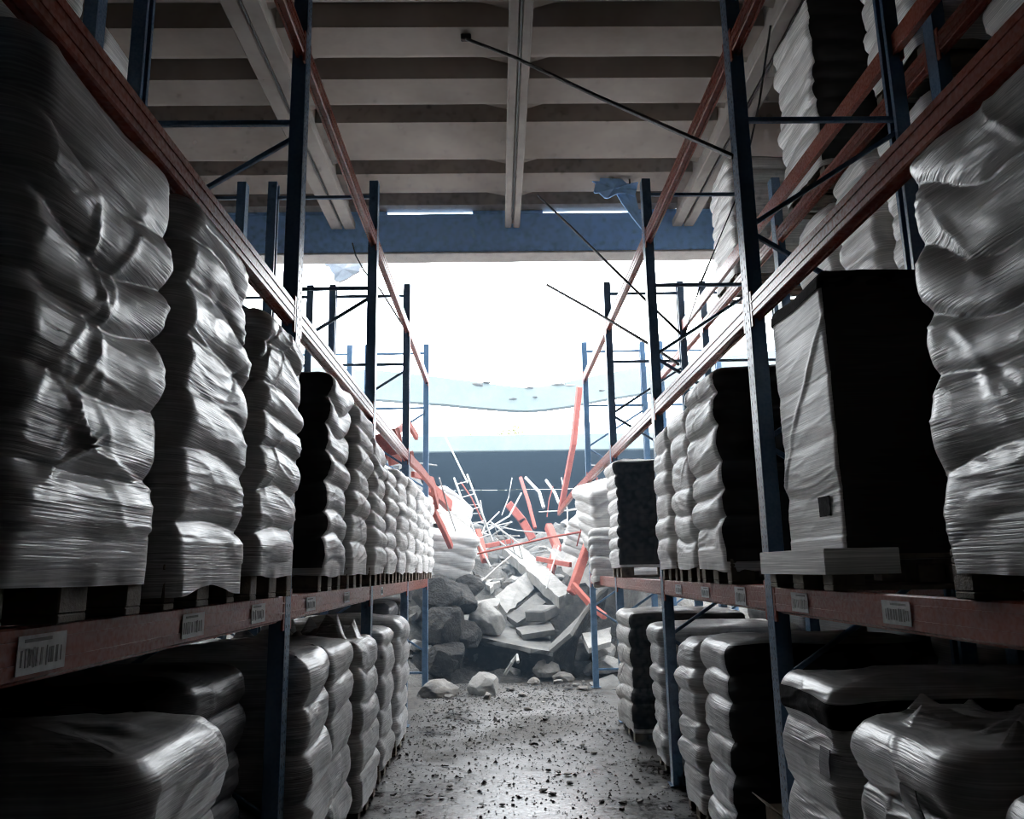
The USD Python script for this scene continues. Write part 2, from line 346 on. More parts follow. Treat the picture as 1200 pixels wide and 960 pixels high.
def load_mesh(W, D, H, seed, bulge, n, rc, nu, nv, skirt, wobble, dome, tuft=0., lean=(0, 0), folds=()):
    """A wrapped stack: a rounded rectangle swept up through n bulging tiers, creased, dented, with a loose skirt of film at the foot and a crumpled top."""
    r = np.random.default_rng(seed); sd = seed * 13
    # perimeter
    w, d = W / 2 - rc, D / 2 - rc; seg = [2 * d, math.pi * rc / 2, 2 * w, math.pi * rc / 2] * 2; tot = sum(seg)
    a = np.arange(nu) / nu * tot; P = np.zeros((nu, 2)); N = np.zeros((nu, 2)); base = 0
    cx = [(w, -d), (w, d), (-w, d), (-w, -d)]
    for i in range(8):
        L = seg[i]; m = (a >= base - 1e-9) & (a < base + L); q = (a[m] - base) / L; k = i // 2; an = k * math.pi / 2
        if i % 2 == 0:
            nn = np.array([math.cos(an), math.sin(an)]); tt = np.array([-nn[1], nn[0]])
            P[m] = (w * nn[0] if k % 2 == 0 else 0, d * nn[1] if k % 2 else 0) + nn * rc + (q[:, None] - .5) * L * tt; N[m] = nn
        else:
            c = cx[(k + 1) % 4]; th = an + q * math.pi / 2; N[m] = np.stack([np.cos(th), np.sin(th)], 1); P[m] = np.array(c) + rc * N[m]
        base += L
    v = np.linspace(0, 1, nv); edges = np.cumsum(np.r_[0, r.uniform(.8, 1.2, n)]); edges /= edges[-1]
    A, V = np.meshgrid(np.arange(nu), v); PX, PYY = P[A, 0], P[A, 1]; NX, NY = N[A, 0], N[A, 1]
    Q = np.stack([PX, PYY, V * H], -1)
    Vw = np.clip(V + wobble * (meshkit.noise(Q * (2.3, 2.3, 1.) + seed, sd) - .5), 0, .9999)
    K = np.clip(np.searchsorted(edges, Vw, 'right') - 1, 0, n - 1); t = (Vw - edges[K]) / (edges[K + 1] - edges[K])
    prof = 1 - np.abs(2 * t - 1) ** 2.6
    amp = bulge * (.35 + 1.3 * meshkit.noise(np.stack([PX * 2.6, PYY * 2.6, K * 5.7 + seed], -1), sd + 1))
    mids = (edges[1:] + edges[:-1]) / 2; sm = lambda x: np.interp(V, mids, x)
    off = amp * prof + sm(r.normal(0, bulge * .33, n)) - bulge * .6
    off += (meshkit.fbm(Q * 2.2 + seed * 3.1, 3, sd + 2) - .5) * bulge * 1.0
    off += (meshkit.fbm(Q * (7, 7, 10.) + seed, 3, sd + 3) - .5) * bulge * .4
    ad = A / nu * tot
    rid = 1 - np.abs(2 * meshkit.noise(np.stack([ad * 3.2, V * H * 26 + ad * r.uniform(-5, 5), 0 * V + seed], -1), sd + 4) - 1)
    off += rid ** 3 * .006 * min(1, bulge / .02)
    for _ in range(int(9 * min(1.5, bulge / .025))):                     # tension folds drawn across the film
        u0, z0 = r.uniform(0, tot), r.uniform(.1, .95) * H; ang = r.choice([-1, 1]) * r.uniform(.5, 1.25); L = r.uniform(.15, .5)
        du = (ad - u0 + tot / 2) % tot - tot / 2; dz = V * H - z0
        al = du * math.cos(ang) + dz * math.sin(ang); ac = -du * math.sin(ang) + dz * math.cos(ang)
        off += r.uniform(.004, .011) * np.exp(-(ac / r.uniform(.01, .022)) ** 2) * np.exp(-(al / L) ** 4) * (1 if r.random() < .7 else -1)
    for (fs, fy, fz, ang, L, hgt) in folds:                              # single folds drawn on the aisle side (fs = its facing in x)
        dy, dz = PYY - fy, V * H - fz; al = dy * math.cos(ang) + dz * math.sin(ang); ac = -dy * math.sin(ang) + dz * math.cos(ang)
        off += np.where(NX * fs > .7, hgt * np.exp(-(ac / (.006 + .01 * np.clip(al / L, 0, 1))) ** 2) * (al > 0) * np.clip(1.15 - al / L, 0, 1), 0)
    off = np.where(V < .06, np.maximum(off, .004), off)
    rt = .05 + dome; hv = np.clip((V * H - (H - rt)) / rt, 0, 1); inset = rt * .8 * (1 - np.sqrt(1 - hv ** 2))
    off -= inset
    sx, sy = sm(np.cumsum(r.normal(0, bulge * .22, n))), sm(np.cumsum(r.normal(0, bulge * .25, n)))
    X = PX + NX * off + sx * .6 + lean[0] * V; Y = PYY + NY * off + sy + lean[1] * V; Z = V * H + (meshkit.noise(Q * 3.1 + seed, sd + 5) - .5) * .03 * np.clip(V * 4, 0, 1)
    rings = [np.stack([X, Y, Z], -1)]
    # skirt of film below the load
    sk = []
    for j, q in enumerate(np.linspace(1, .2, 5)):
        dn = skirt * (.6 + .9 * meshkit.noise(np.stack([P[:, 0] * 3.4, P[:, 1] * 3.4, np.full(nu, seed + .5)], -1), sd + 6)); pl = (meshkit.noise(np.stack([ad[0] * 17, np.full(nu, seed), np.full(nu, 2.)], -1), sd + 7) - .5) * .014 * q
        b0 = rings[0][0]; sk.append(np.stack([b0[:, 0] + N[:, 0] * (pl - .006 * q), b0[:, 1] + N[:, 1] * (pl - .006 * q), -dn * q], -1))
    body = np.concatenate([np.array(sk), rings[0]], 0)
    # top
    last = body[-1]; c = last.mean(0); tops = []
    for q in (.9, .75, .58, .4, .22, .08):
        ring = c + (last - c) * q; g = meshkit.fbm(np.stack([ring[:, 0] * 6, ring[:, 1] * 6, np.full(nu, seed * 1.7)], -1), 3, sd + 8) - .5
        tu = np.maximum(0, meshkit.noise(np.stack([ring[:, 0] * 11, ring[:, 1] * 11, np.full(nu, seed * .7)], -1), sd + 9) - .62) * tuft * 2.6
        ring[:, 2] = c[2] + .35 * rt * (1 - q) + g * .05 + tu; tops.append(ring)
    body = np.concatenate([body, np.array(tops)], 0); R_ = len(body)
    i, j = np.meshgrid(np.arange(R_ - 1), np.arange(nu), indexing='ij'); jn = (j + 1) % nu
    f = np.stack([i * nu + j, i * nu + jn, (i + 1) * nu + jn, (i + 1) * nu + j], -1).reshape(-1, 4); f = np.vstack([f[:, [0, 1, 2]], f[:, [0, 2, 3]]])
    pts = np.vstack([body.reshape(-1, 3), body[-1].mean(0)[None] + [0, 0, .004]]); k0 = (R_ - 1) * nu; jj = np.arange(nu)
    f = np.vstack([f, np.stack([k0 + jj, k0 + (jj + 1) % nu, np.full(nu, len(pts) - 1)], 1)])
    load_mesh.columns = np.nonzero(N[:, 1] < -.35)[0]
    return pts, f

def pallet(s, face, y0, y1, z, ztop, seed, label, group, look='grey', bulge=.03, tiers=None, rc=.07, q=1, skirt=.05, wobble=.1, dome=.03, tuft=0., lean=(0, 0), depth=1.2, tw=0., sheets=(), band=None, cover=False, folds=(), base=None, end=False):
    """A wrapped load on its wooden pallet; face = x of the side turned to the aisle."""
    D = y1 - y0; x = face + s * depth / 2; y = (y0 + y1) / 2
    t = T('wrapped_pallet', label, 'wrapped pallet', (x, y, z), group)
    wp = t.path + '/wooden_pallet'; w = UsdGeom.Xform.Define(stage, wp)
    if base: w.AddTranslateOp().Set(Gf.Vec3d(base[0] + s * depth / 2 - x, (base[1] + base[2]) / 2 - y, 0))
    w.AddRotateZOp().Set(tw); w.AddScaleOp().Set(Gf.Vec3f(depth / 1.2 * .965, min(1., D / .8 * .95) if not base else (base[2] - base[1]) / .8 * .95, 1))
    w.GetPrim().GetReferences().AddInternalReference('/World/Prototypes/wooden_pallet'); w.GetPrim().SetInstanceable(True)
    H = ztop - z - PH; nu, nv = {3: (260, 190), 2: (180, 120), 1: (112, 76), 0: (72, 48)}[q]
    tiers = tiers or max(3, round(H / .175))
    v, f = load_mesh(depth, D, H, seed, bulge, tiers, rc, nu, nv, skirt, wobble, dome, tuft, lean, folds)
    R = rot(rz=math.radians(tw)); v = v @ R.T + (x, y, z + PH)
    load = t.part('wrapped_load', (v, f), FILM[look], smooth=True)
    def skin(zz, yy):                                                    # the load's surface at a spot of its aisle side
        near = v[(np.abs(v[:, 2] - zz) < .05) & (np.abs(v[:, 1] - yy) < .06)]
        return (near[:, 0].max() if s < 0 else near[:, 0].min()) if len(near) else face
    for (fy, fz, wy, wz, kind) in sheets:                                # label sheets under the film, draped on the surface
        gy, gz = np.meshgrid(np.linspace(-.5, .5, 7), np.linspace(-.5, .5, 7)); yy = y0 + fy * D + gy * wy; zz = z + PH + fz * H + gz * wz
        xx = np.array([[skin(b, a) for a, b in zip(r1, r2)] for r1, r2 in zip(yy, zz)]) - s * .006
        pv = np.stack([xx, yy, zz], -1).reshape(-1, 3); idx = np.arange(36) // 6 * 7 + np.arange(36) % 6; pf = np.stack([idx, idx + 1, idx + 8, idx + 7], 1)
        pb = pv + (s * .004, 0, 0); rim = [i for i in range(7)] + [i * 7 + 6 for i in range(1, 7)] + [42 + i for i in range(5, -1, -1)] + [i * 7 for i in range(5, 0, -1)]
        rf = [[rim[i], rim[(i + 1) % 24], rim[(i + 1) % 24] + 49, rim[i] + 49] for i in range(24)]
        t.part('label_sheet', (np.vstack([pv, pb]), np.vstack([pf, pf[:, ::-1] + 49, rf])), {'d': DARKSHEET, 'p': PAPER, 'g': FILM['dark'], 'c': CARD}[kind], load, smooth=30, label={'d': 'dark label sheet', 'p': 'pale label sheet', 'g': 'dark grey label sheet', 'c': 'brown card sheet'}[kind])
    if end:                                                              # black sheet added to paint the shade on the end towards the camera
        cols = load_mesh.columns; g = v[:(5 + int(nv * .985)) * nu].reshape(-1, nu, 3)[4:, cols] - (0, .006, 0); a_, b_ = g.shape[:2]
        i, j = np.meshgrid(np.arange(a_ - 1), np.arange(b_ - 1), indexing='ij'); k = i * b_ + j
        t.part('end_shade_sheet', (g.reshape(-1, 3), np.stack([k, k + 1, k + b_ + 1, k + b_], -1).reshape(-1, 4)), FILM['black'], load, smooth=True, label='black sheet added to darken the shaded end towards the camera')
    if cover:
        vv = v.reshape(-1, 3); top = vv[vv[:, 2] > z + PH + H * .93]; n = nu
        k0 = 5 + int(nv * .93); cv = v[k0 * n:-1].copy(); c = cv.mean(0); cv = c + (cv - c) * (1.012, 1.018, 1.) + (0, 0, .008)
        R_ = len(cv) // n; i, j = np.meshgrid(np.arange(R_ - 1), np.arange(n), indexing='ij'); jn = (j + 1) % n
        cf = np.stack([i * n + j, i * n + jn, (i + 1) * n + jn, (i + 1) * n + j], -1).reshape(-1, 4)
        cv = np.vstack([cv, cv[-n:].mean(0)]); jj = np.arange(n); k1 = (R_ - 1) * n
        t.part('top_sheet', (cv, np.vstack([np.vstack([cf[:, [0, 1, 2]], cf[:, [0, 2, 3]]]), np.stack([k1 + jj, k1 + (jj + 1) % n, np.full(n, len(cv) - 1)], 1)])), DARKSHEET, load, smooth=True, label='dark sheet over the top of the load')
    if band:
        zz0, zz1 = z + PH + band[0] * H, z + PH + band[1] * H; n = nu; r0, r1 = 5 + int(nv * band[0]), 5 + int(nv * band[1])
        cv = v[r0 * n:(r1 + 1) * n]; c = cv.mean(0); cv = c + (cv - c) * (1.008, 1.012, 1.); R_ = r1 - r0 + 1
        i, j = np.meshgrid(np.arange(R_ - 1), np.arange(n), indexing='ij'); jn = (j + 1) % n
        t.part('dark_band', (cv, np.stack([i * n + j, i * n + jn, (i + 1) * n + jn, (i + 1) * n + j], -1).reshape(-1, 4)), DARKSHEET, load, smooth=True, label='black band round the top tier')
    return t

UL, GL, UR, GR = ('wrapped pallets on the left beam level', 'wrapped pallets on the floor, left of the aisle', 'wrapped pallets on the right beam level', 'wrapped pallets on the floor, right of the aisle')
# left, on the lower beams
pallet(-1, -1.0, 1.6, 2.38, Z1, 2.97, 11, 'big grey film-wrapped pallet at the left picture edge, with star-shaped creases in the film', UL, 'silver', .032, 6, .085, 3, .055, .16, .06, folds=[(1, -.07, .26, a_, l_, h_) for a_, l_, h_ in ((2.25, .24, .02), (2.05, .22, .015), (2.5, .19, .012), (3.6, .3, .013), (-.12, .5, .014), (.5, .14, .01))])
pallet(-1, -1.0, 2.5, 3.2, Z1, 2.98, 12, 'second wrapped pallet from the left picture edge, bulging tiers and a lifted film hem', UL, 'silver', .03, 7, .08, 3, .09, .14, .06)
pallet(-1, -.985, 3.32, 4.0, Z1, 2.86, 13, 'wrapped pallet just before the nearest left upright, third from the left edge', UL, 'silver', .03, 7, .08, 3, .05, .14, .05)
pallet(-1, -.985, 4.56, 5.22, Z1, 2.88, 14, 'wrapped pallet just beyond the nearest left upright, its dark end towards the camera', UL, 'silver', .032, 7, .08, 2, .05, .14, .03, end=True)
pallet(-1, -.965, 5.32, 5.93, Z1, 2.84, 15, 'wrapped pallet in the middle of the second left bay', UL, 'bright', .03, 7, .07, 2)
pallet(-1, -.94, 6.1, 6.72, Z1, 2.76, 16, 'wrapped pallet in front of the second left upright', UL, 'bright', .03, 7, .07, 2, tuft=.1)
for i, (a, b, t_) in enumerate([(6.98, 7.62, 2.62), (7.75, 8.4, 2.7), (8.6, 9.36, 2.72)]):
    pallet(-1, -.955, a, b, Z1, t_, 17 + i, 'pale wrapped pallet in the third left bay, ' + ['nearest of three', 'the middle one of three', 'farthest of three'][i], UL, 'bright', .028, 6, .07, 1)
for i, (a, b) in enumerate([(9.68, 10.35), (10.5, 11.15), (11.3, 11.98)]):
    pallet(-1, -.955, a, b, Z1, 2.72, 20 + i, 'pale wrapped pallet in the farthest left bay, ' + ['nearest of three', 'the middle one of three', 'last before the rubble'][i], UL, 'bright', .028, 6, .07, 1)
# left, on the floor
pallet(-1, -.98, 2.3, 3.08, 0, 1.22, 30, 'low dark wrapped pallet at the bottom left, rounded folds on its top', GL, 'silver', .035, 4, .1, 3, .05, .15, .07, tuft=.03)
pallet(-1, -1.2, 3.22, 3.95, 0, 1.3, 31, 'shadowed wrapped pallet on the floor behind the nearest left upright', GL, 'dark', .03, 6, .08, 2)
pallet(-1, -.965, 4.27, 4.88, 0, 1.3, 32, 'floor pallet just beyond the nearest left upright, rounded top', GL, 'silver', .034, 5, .09, 2, .05, .15, .08)
pallet(-1, -1.02, 5.02, 5.74, 0, 1.27, 33, 'floor pallet in the second left bay with a flat square-cornered top', GL, 'silver', .03, 5, .07, 2, .05, .12, .04)
pallet(-1, -.965, 5.93, 6.74, 0, 1.22, 34, 'floor pallet before the second left upright, tuft of film on its top', GL, 'silver', .032, 5, .07, 2, .05, .14, .04, tuft=.22)
pallet(-1, -.98, 7.02, 7.74, 0, 1.22, 35, 'floor pallet just beyond the second left upright', GL, 'silver', .032, 5, .08, 1, .05, .14, .05, tuft=.12)
pallet(-1, -.97, 8.0, 8.85, 0, 1.26, 36, 'farthest clearly seen floor pallet on the left, slim with a rounded top', GL, 'silver', .03, 5, .1, 1, .05, .12, .1)
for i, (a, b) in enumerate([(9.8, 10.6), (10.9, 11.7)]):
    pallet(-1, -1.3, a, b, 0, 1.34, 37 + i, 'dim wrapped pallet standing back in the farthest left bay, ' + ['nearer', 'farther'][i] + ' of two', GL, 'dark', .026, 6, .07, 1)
# right, on the lower beams
pallet(1, 1.315, 1.56, 2.4, Z1, 2.98, 141, 'big grey film-wrapped pallet at the right picture edge', UR, 'silver', .031, 6, .09, 3, .06, .2, .06)
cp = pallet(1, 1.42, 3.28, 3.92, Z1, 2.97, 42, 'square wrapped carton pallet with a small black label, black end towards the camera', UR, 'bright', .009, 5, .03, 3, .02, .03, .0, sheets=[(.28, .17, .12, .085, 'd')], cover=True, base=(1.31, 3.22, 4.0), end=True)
hem = trimesh.util.concatenate([trimesh.creation.box((.3, .006, .1)), trimesh.creation.box((.3, .006, .1)), trimesh.creation.box((.006, .79, .1)), trimesh.creation.box((.3, .79, .006))])
hv = np.array(hem.vertices); hv[:8] += (0, -.395, 0); hv[8:16] += (0, .395, 0); hv[16:24] += (-.15, 0, 0); hv[24:] += (0, 0, .05)
cp.part('film_hem', (hv + (1.31 + .14, 3.61, Z1 + .115), hem.faces), FILM['bright'], label='pale film pulled over the pallet foot')
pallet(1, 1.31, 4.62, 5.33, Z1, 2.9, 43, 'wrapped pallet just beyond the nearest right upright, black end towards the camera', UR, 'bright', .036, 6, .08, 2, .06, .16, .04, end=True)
pallet(1, 1.335, 5.46, 6.08, Z1, 2.84, 44, 'pale wrapped pallet with a slumped top in the second right bay', UR, 'bright', .03, 6, .08, 2, .05, .14, .05, tuft=.12)
pallet(1, 1.345, 6.2, 6.76, Z1, 2.84, 45, 'pale wrapped pallet before the second right upright', UR, 'bright', .028, 6, .08, 1)
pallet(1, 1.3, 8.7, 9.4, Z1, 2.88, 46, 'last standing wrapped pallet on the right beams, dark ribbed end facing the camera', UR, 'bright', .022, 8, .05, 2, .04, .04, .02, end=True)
# right, on the floor
pallet(1, 1.33, 1.55, 2.28, 0, 1.1, 50, 'crumpled wrapped pallet at the bottom right corner', GR, 'silver', .034, 4, .1, 2, .05, .15, .06, tuft=.05)
pallet(1, 1.315, 2.42, 3.14, 0, 1.16, 51, 'floor pallet with torn film on top and a dark label, at the lower right', GR, 'silver', .034, 4, .09, 3, .05, .15, .05, tuft=.12, sheets=[(.33, .8, .1, .13, 'g')])
pallet(1, 1.325, 3.34, 3.98, 0, 1.23, 52, 'floor pallet with a black band round its top tier, before the nearest right upright', GR, 'silver', .028, 4, .07, 3, .05, .12, .03, sheets=[(.12, .72, .1, .11, 'g')], band=(.85, .94))
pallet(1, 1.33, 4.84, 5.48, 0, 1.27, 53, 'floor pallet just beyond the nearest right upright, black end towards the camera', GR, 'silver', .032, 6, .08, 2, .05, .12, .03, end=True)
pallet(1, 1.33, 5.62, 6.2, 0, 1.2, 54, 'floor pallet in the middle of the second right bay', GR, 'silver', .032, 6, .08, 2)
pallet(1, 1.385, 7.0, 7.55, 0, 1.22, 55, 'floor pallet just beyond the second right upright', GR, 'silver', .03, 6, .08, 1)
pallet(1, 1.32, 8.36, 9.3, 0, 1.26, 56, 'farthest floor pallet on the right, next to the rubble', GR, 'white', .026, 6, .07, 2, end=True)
# rear racks
RR, RL = 'wrapped stacks in the rear right rack', 'wrapped stacks in the rear left rack'
for (a, b, t_, sd, l) in [(4.26, 4.9, 6.3, 60, 'nearest stack high on the top beams of the rear right rack'), (5.75, 6.6, 6.36, 61, 'tall dark-ended stack on the top beams of the rear right rack'), (8.1, 8.9, 6.2, 62, 'pale slumped stack on the top beams of the rear right rack, under the roof edge')]:
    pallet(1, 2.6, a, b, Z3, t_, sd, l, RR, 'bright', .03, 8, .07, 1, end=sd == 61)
for i, (a, b, t_) in enumerate([(2.9, 3.7, 4.6), (4.25, 4.9, 4.5), (5.02, 5.6, 4.55), (5.74, 6.4, 4.5)]):
    pallet(1, 2.6, a, b, Z2, t_, 64 + i, 'pale wrapped stack on the middle beams of the rear right rack, ' + ['nearest', 'second from the front', 'third from the front', 'rearmost'][i], RR, 'bright', .028, 7, .07, 1)
for i, (a, b, t_) in enumerate([(4.4, 5.1, 2.9), (5.3, 6.0, 2.9), (6.2, 6.7, 2.8), (7.0, 7.7, 2.9), (7.9, 8.7, 2.8)]):
    pallet(1, 2.6, a, b, Z1, t_, 71 + i, 'wrapped stack on the lower beams of the rear right rack, ' + ['nearest', 'second from the front', 'in the middle', 'fourth from the front', 'rearmost'][i], RR, 'white', .028, 7, .07, 0)
for i, (a, b, t_) in enumerate([(2.6, 3.25, 4.6), (3.4, 4.0, 5.3), (4.26, 4.96, 5.0), (5.3, 6.0, 4.6), (6.12, 6.7, 4.3)]):
    pallet(-1, -2.3, a, b, Z2, t_, 80 + i, 'wrapped stack on the middle beams of the rear left rack, ' + ['nearest', 'second from the front', 'in the middle', 'fourth from the front', 'rearmost'][i], RL, 'bright', .03, 7, .08, 1)
for i, (a, b) in enumerate([(2.7, 3.4), (4.3, 5.0), (5.2, 5.9), (6.0, 6.68), (7.0, 7.7), (7.9, 8.6)]):
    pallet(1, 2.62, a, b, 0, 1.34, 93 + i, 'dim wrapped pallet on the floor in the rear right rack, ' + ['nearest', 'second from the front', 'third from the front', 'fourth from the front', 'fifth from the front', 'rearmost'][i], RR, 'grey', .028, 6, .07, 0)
for i, (a, b, t_) in enumerate([(1.6, 2.4, 2.9), (2.7, 3.45, 2.9), (4.4, 5.1, 2.9), (5.3, 6.0, 2.9)]):
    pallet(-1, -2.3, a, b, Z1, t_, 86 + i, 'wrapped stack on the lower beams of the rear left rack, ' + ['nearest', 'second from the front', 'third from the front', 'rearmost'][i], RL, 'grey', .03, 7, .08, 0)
#@@RUBBLE
# ------------------------------------------------------------------ the collapsed part and what lies beyond
def at(px, py, Y):
    d = _f + (px - 600) / F * _r2 - (py - 480) / F * _u2
    return np.array([0, 0, EYE]) + d * Y / d[1]

def height(x, y):
    """The rubble heap: low in the middle, banked against the racks on both sides."""
    x, y = np.asarray(x, float), np.asarray(y, float)
    h = 2.5 * np.clip((y - 13.6) / 8.5, 0, 1) ** .9
    g = lambda cx, cy, sx, sy, a: a * np.exp(-((x - cx) / sx) ** 2 - ((y - cy) / sy) ** 2)
    h = h + g(-1.9, 14.6, .85, 1.3, 1.9) + g(-2.6, 19, 1.6, 4, 2.2) + g(-5.5, 17, 2.5, 5, 2.4) + g(2.7, 14.3, .75, 1.2, 1.0) + g(3.3, 18, 1.5, 4, 1.5) + g(5.8, 17, 2.5, 5, 2.0)
    h = h * (1 - np.clip(1.15 - np.maximum(np.abs(x - .75) / 1.5, (y - 13.0) / 3.0) , 0, .15) / .15 * (y < 16.6))
    h = h * np.clip((y - 12.4) / 1.0, 0, 1) * np.clip((30.5 - y) / 2, 0, 1)
    P = np.stack([x, y, 0 * x], -1)
    r = (meshkit.fbm(P * 1.1 + 3.3, 5, 21) - .5) * 1.1 + (np.abs(meshkit.noise(P * 2.6, 22) - .5) - .25) * .5
    return h + r * np.clip(h, 0, 1) - .12 * np.clip(1 - h * 3, 0, 1)

def heap():
    xs, ys = np.linspace(-8.4, 8.4, 190), np.linspace(12.3, 30.4, 200)
    X, Y = np.meshgrid(xs, ys); P = np.stack([X, Y, height(X, Y)], -1); n, m = X.shape
    i, j = np.meshgrid(np.arange(n - 1), np.arange(m - 1), indexing='ij'); k = i * m + j
    solo('rubble_heap', (P.reshape(-1, 3), np.stack([k, k + 1, k + m + 1, k + m], -1).reshape(-1, 4)), DUST, 'pale dusty heap of crushed concrete filling the end of the aisle', 'rubble', kind='stuff', smooth=50, base=np.zeros(3))
heap()
def bank():  # debris slope coloured dark to paint the shade of the hollow
    xs, ys = np.linspace(-1.7, 2.7, 110), np.linspace(12.3, 17.4, 110); X, Y = np.meshgrid(xs, ys)
    u = np.clip((Y - 12.5) / 1.7, 0, 1); u = u * u * (3 - 2 * u); P = np.stack([X, Y, 0 * X], -1)
    Z = u * (.3 + 1.05 * np.exp(-((X + 1.45) / .55) ** 2) + .35 * np.exp(-((X - 2.6) / .4) ** 2)) + (meshkit.fbm(P * 2.2, 5, 51) - .5) * .5 * np.clip(u * 1.6, 0, 1) - .07
    n, m = X.shape; P[..., 2] = Z; i, j = np.meshgrid(np.arange(n - 1), np.arange(m - 1), indexing='ij'); k = i * m + j
    solo('rubble_bank', (P.reshape(-1, 3), np.stack([k, k + 1, k + m + 1, k + m], -1).reshape(-1, 4)), HOLLOWSHADE, 'debris coloured dark for the shade under and beside the bent slab', 'rubble', kind='stuff', smooth=50, base=np.zeros(3))
bank()

def chunk_mesh(seed, flat=.7, n=26):
    r = np.random.default_rng(seed); p = r.normal(size=(n, 3)); p /= np.linalg.norm(p, axis=1, keepdims=True) ** .75
    p *= (1, r.uniform(.6, .95), flat * r.uniform(.6, 1)); h = trimesh.convex.convex_hull(p)
    v = np.asarray(h.vertices); return v / np.abs(v).max(), np.asarray(h.faces)
protos = {}
def proto(name, mesh, mat, smooth=False):
    p = '/World/Prototypes/' + name; usdkit.mesh(stage, p, mesh, mat, smooth); return p
PCH = [proto(f'chunk_shape_{i:03d}', chunk_mesh(100 + i, .75), [PALE, SLABC, DUST][i % 3]) for i in range(9)]
PST = [proto(f'stone_shape_{i:03d}', chunk_mesh(200 + i, .6, 16), [STONE, MUD, MUD, STONE][i % 4]) for i in range(8)]
def copy(src, name, loc, size, rz, rx, label, cat, group):
    p = stage.DefinePrim('/World/' + numbered('/World', name), 'Mesh'); p.GetReferences().AddInternalReference(src)
    x = UsdGeom.Xformable(p); x.AddTranslateOp().Set(Gf.Vec3d(*map(float, loc))); x.AddRotateXYZOp().Set(Gf.Vec3f(float(rx), 0, float(rz))); x.AddScaleOp().Set(Gf.Vec3f(*map(float, size)))
    return tag(p, label, cat, group)
R = np.random.default_rng(5)
def zone(x, y, s_):
    w = 'left bank' if x < -1.4 else 'left half' if x < .2 else 'right half' if x < 1.6 else 'right bank'; d = 'at the foot' if y < 14.6 else 'halfway up' if y < 18 else 'near the top'
    z = 'large' if s_ > .2 else 'middle-sized' if s_ > .1 else 'small'
    return f'{z} pale concrete chunk on the {w} of the rubble heap, {d}', 'concrete chunk', f'{z} concrete chunks, {w} of the heap, {d}'
def spot(x, y, s_):
    w = 'left side' if x < -.2 else 'right side' if x > .6 else 'middle'; d = 'near the rubble' if y > 10.5 else 'halfway along' if y > 7 else 'in the foreground'
    return f'small dark stone on the wet aisle floor, {w}, {d}', 'stone', f'small stones on the floor, {w}, {d}'
n = 0
while n < 270:                                                       # chunks lying on the heap
    y = 13 + 11 * R.random() ** 1.4; x = R.uniform(-3.2, 3.6) * (.6 + y / 40)
    if -.75 < x < 2.25 and y < 17.2: continue
    s_ = R.uniform(.06, .1) * R.choice([1, 1, 1.8, 3.]) * (1 + (y - 13) / 16)
    if x < -.8 and R.random() < .35: y = R.uniform(12.9, 14.6)
    copy(PCH[n % 9], 'concrete_chunk', (x, y, float(height(x, y)) + s_ * .2), (s_, s_ * R.uniform(.7, 1.1), s_ * R.uniform(.6, 1)), R.uniform(0, 360), R.uniform(-25, 25),
         *zone(x, y, s_)); n += 1
n = 0
while n < 150:                                                       # crumbs strewn over the wet floor
    y = 4.6 + 8.2 * R.random() ** .7; x = R.uniform(-.95, 1.3)
    s_ = R.uniform(.012, .034) * (.75 + y / 16)
    if y > 11.4 and R.random() < .4: s_ *= 2.2
    copy(PST[n % 8], 'floor_stone', (x, y, s_ * .3 - .008), (s_, s_ * .85, s_ * R.uniform(.5, .9)), R.uniform(0, 360), R.uniform(-10, 10),
         *spot(x, y, s_)); n += 1
def gravel():
    N = 5200; v0 = np.array([[1, 0, 0], [-.5, .8, 0], [-.4, -.9, .1], [.1, 0, .8]]); f0 = np.array([[0, 1, 3], [1, 2, 3], [2, 0, 3]])
    y = 3.2 + 9.6 * R.random(N) ** .8; x = R.uniform(-1.05, 1.42, N); s_ = R.lognormal(-5.0, .45, N) * (.7 + y / 14); a = R.random(N) * 6.28
    c, s = np.cos(a), np.sin(a); V = np.stack([c[:, None] * v0[:, 0] - s[:, None] * v0[:, 1], s[:, None] * v0[:, 0] + c[:, None] * v0[:, 1], 0 * c[:, None] + v0[:, 2]], -1) * s_[:, None, None]
    V += np.stack([x, y, np.full(N, -.008)], -1)[:, None]; Fc = (f0[None] + 4 * np.arange(N)[:, None, None]).reshape(-1, 3)
    solo('gravel', (V.reshape(-1, 3), Fc), MUD, 'fine dark grit strewn over the wet floor', 'gravel', kind='stuff', base=np.zeros(3))
gravel()

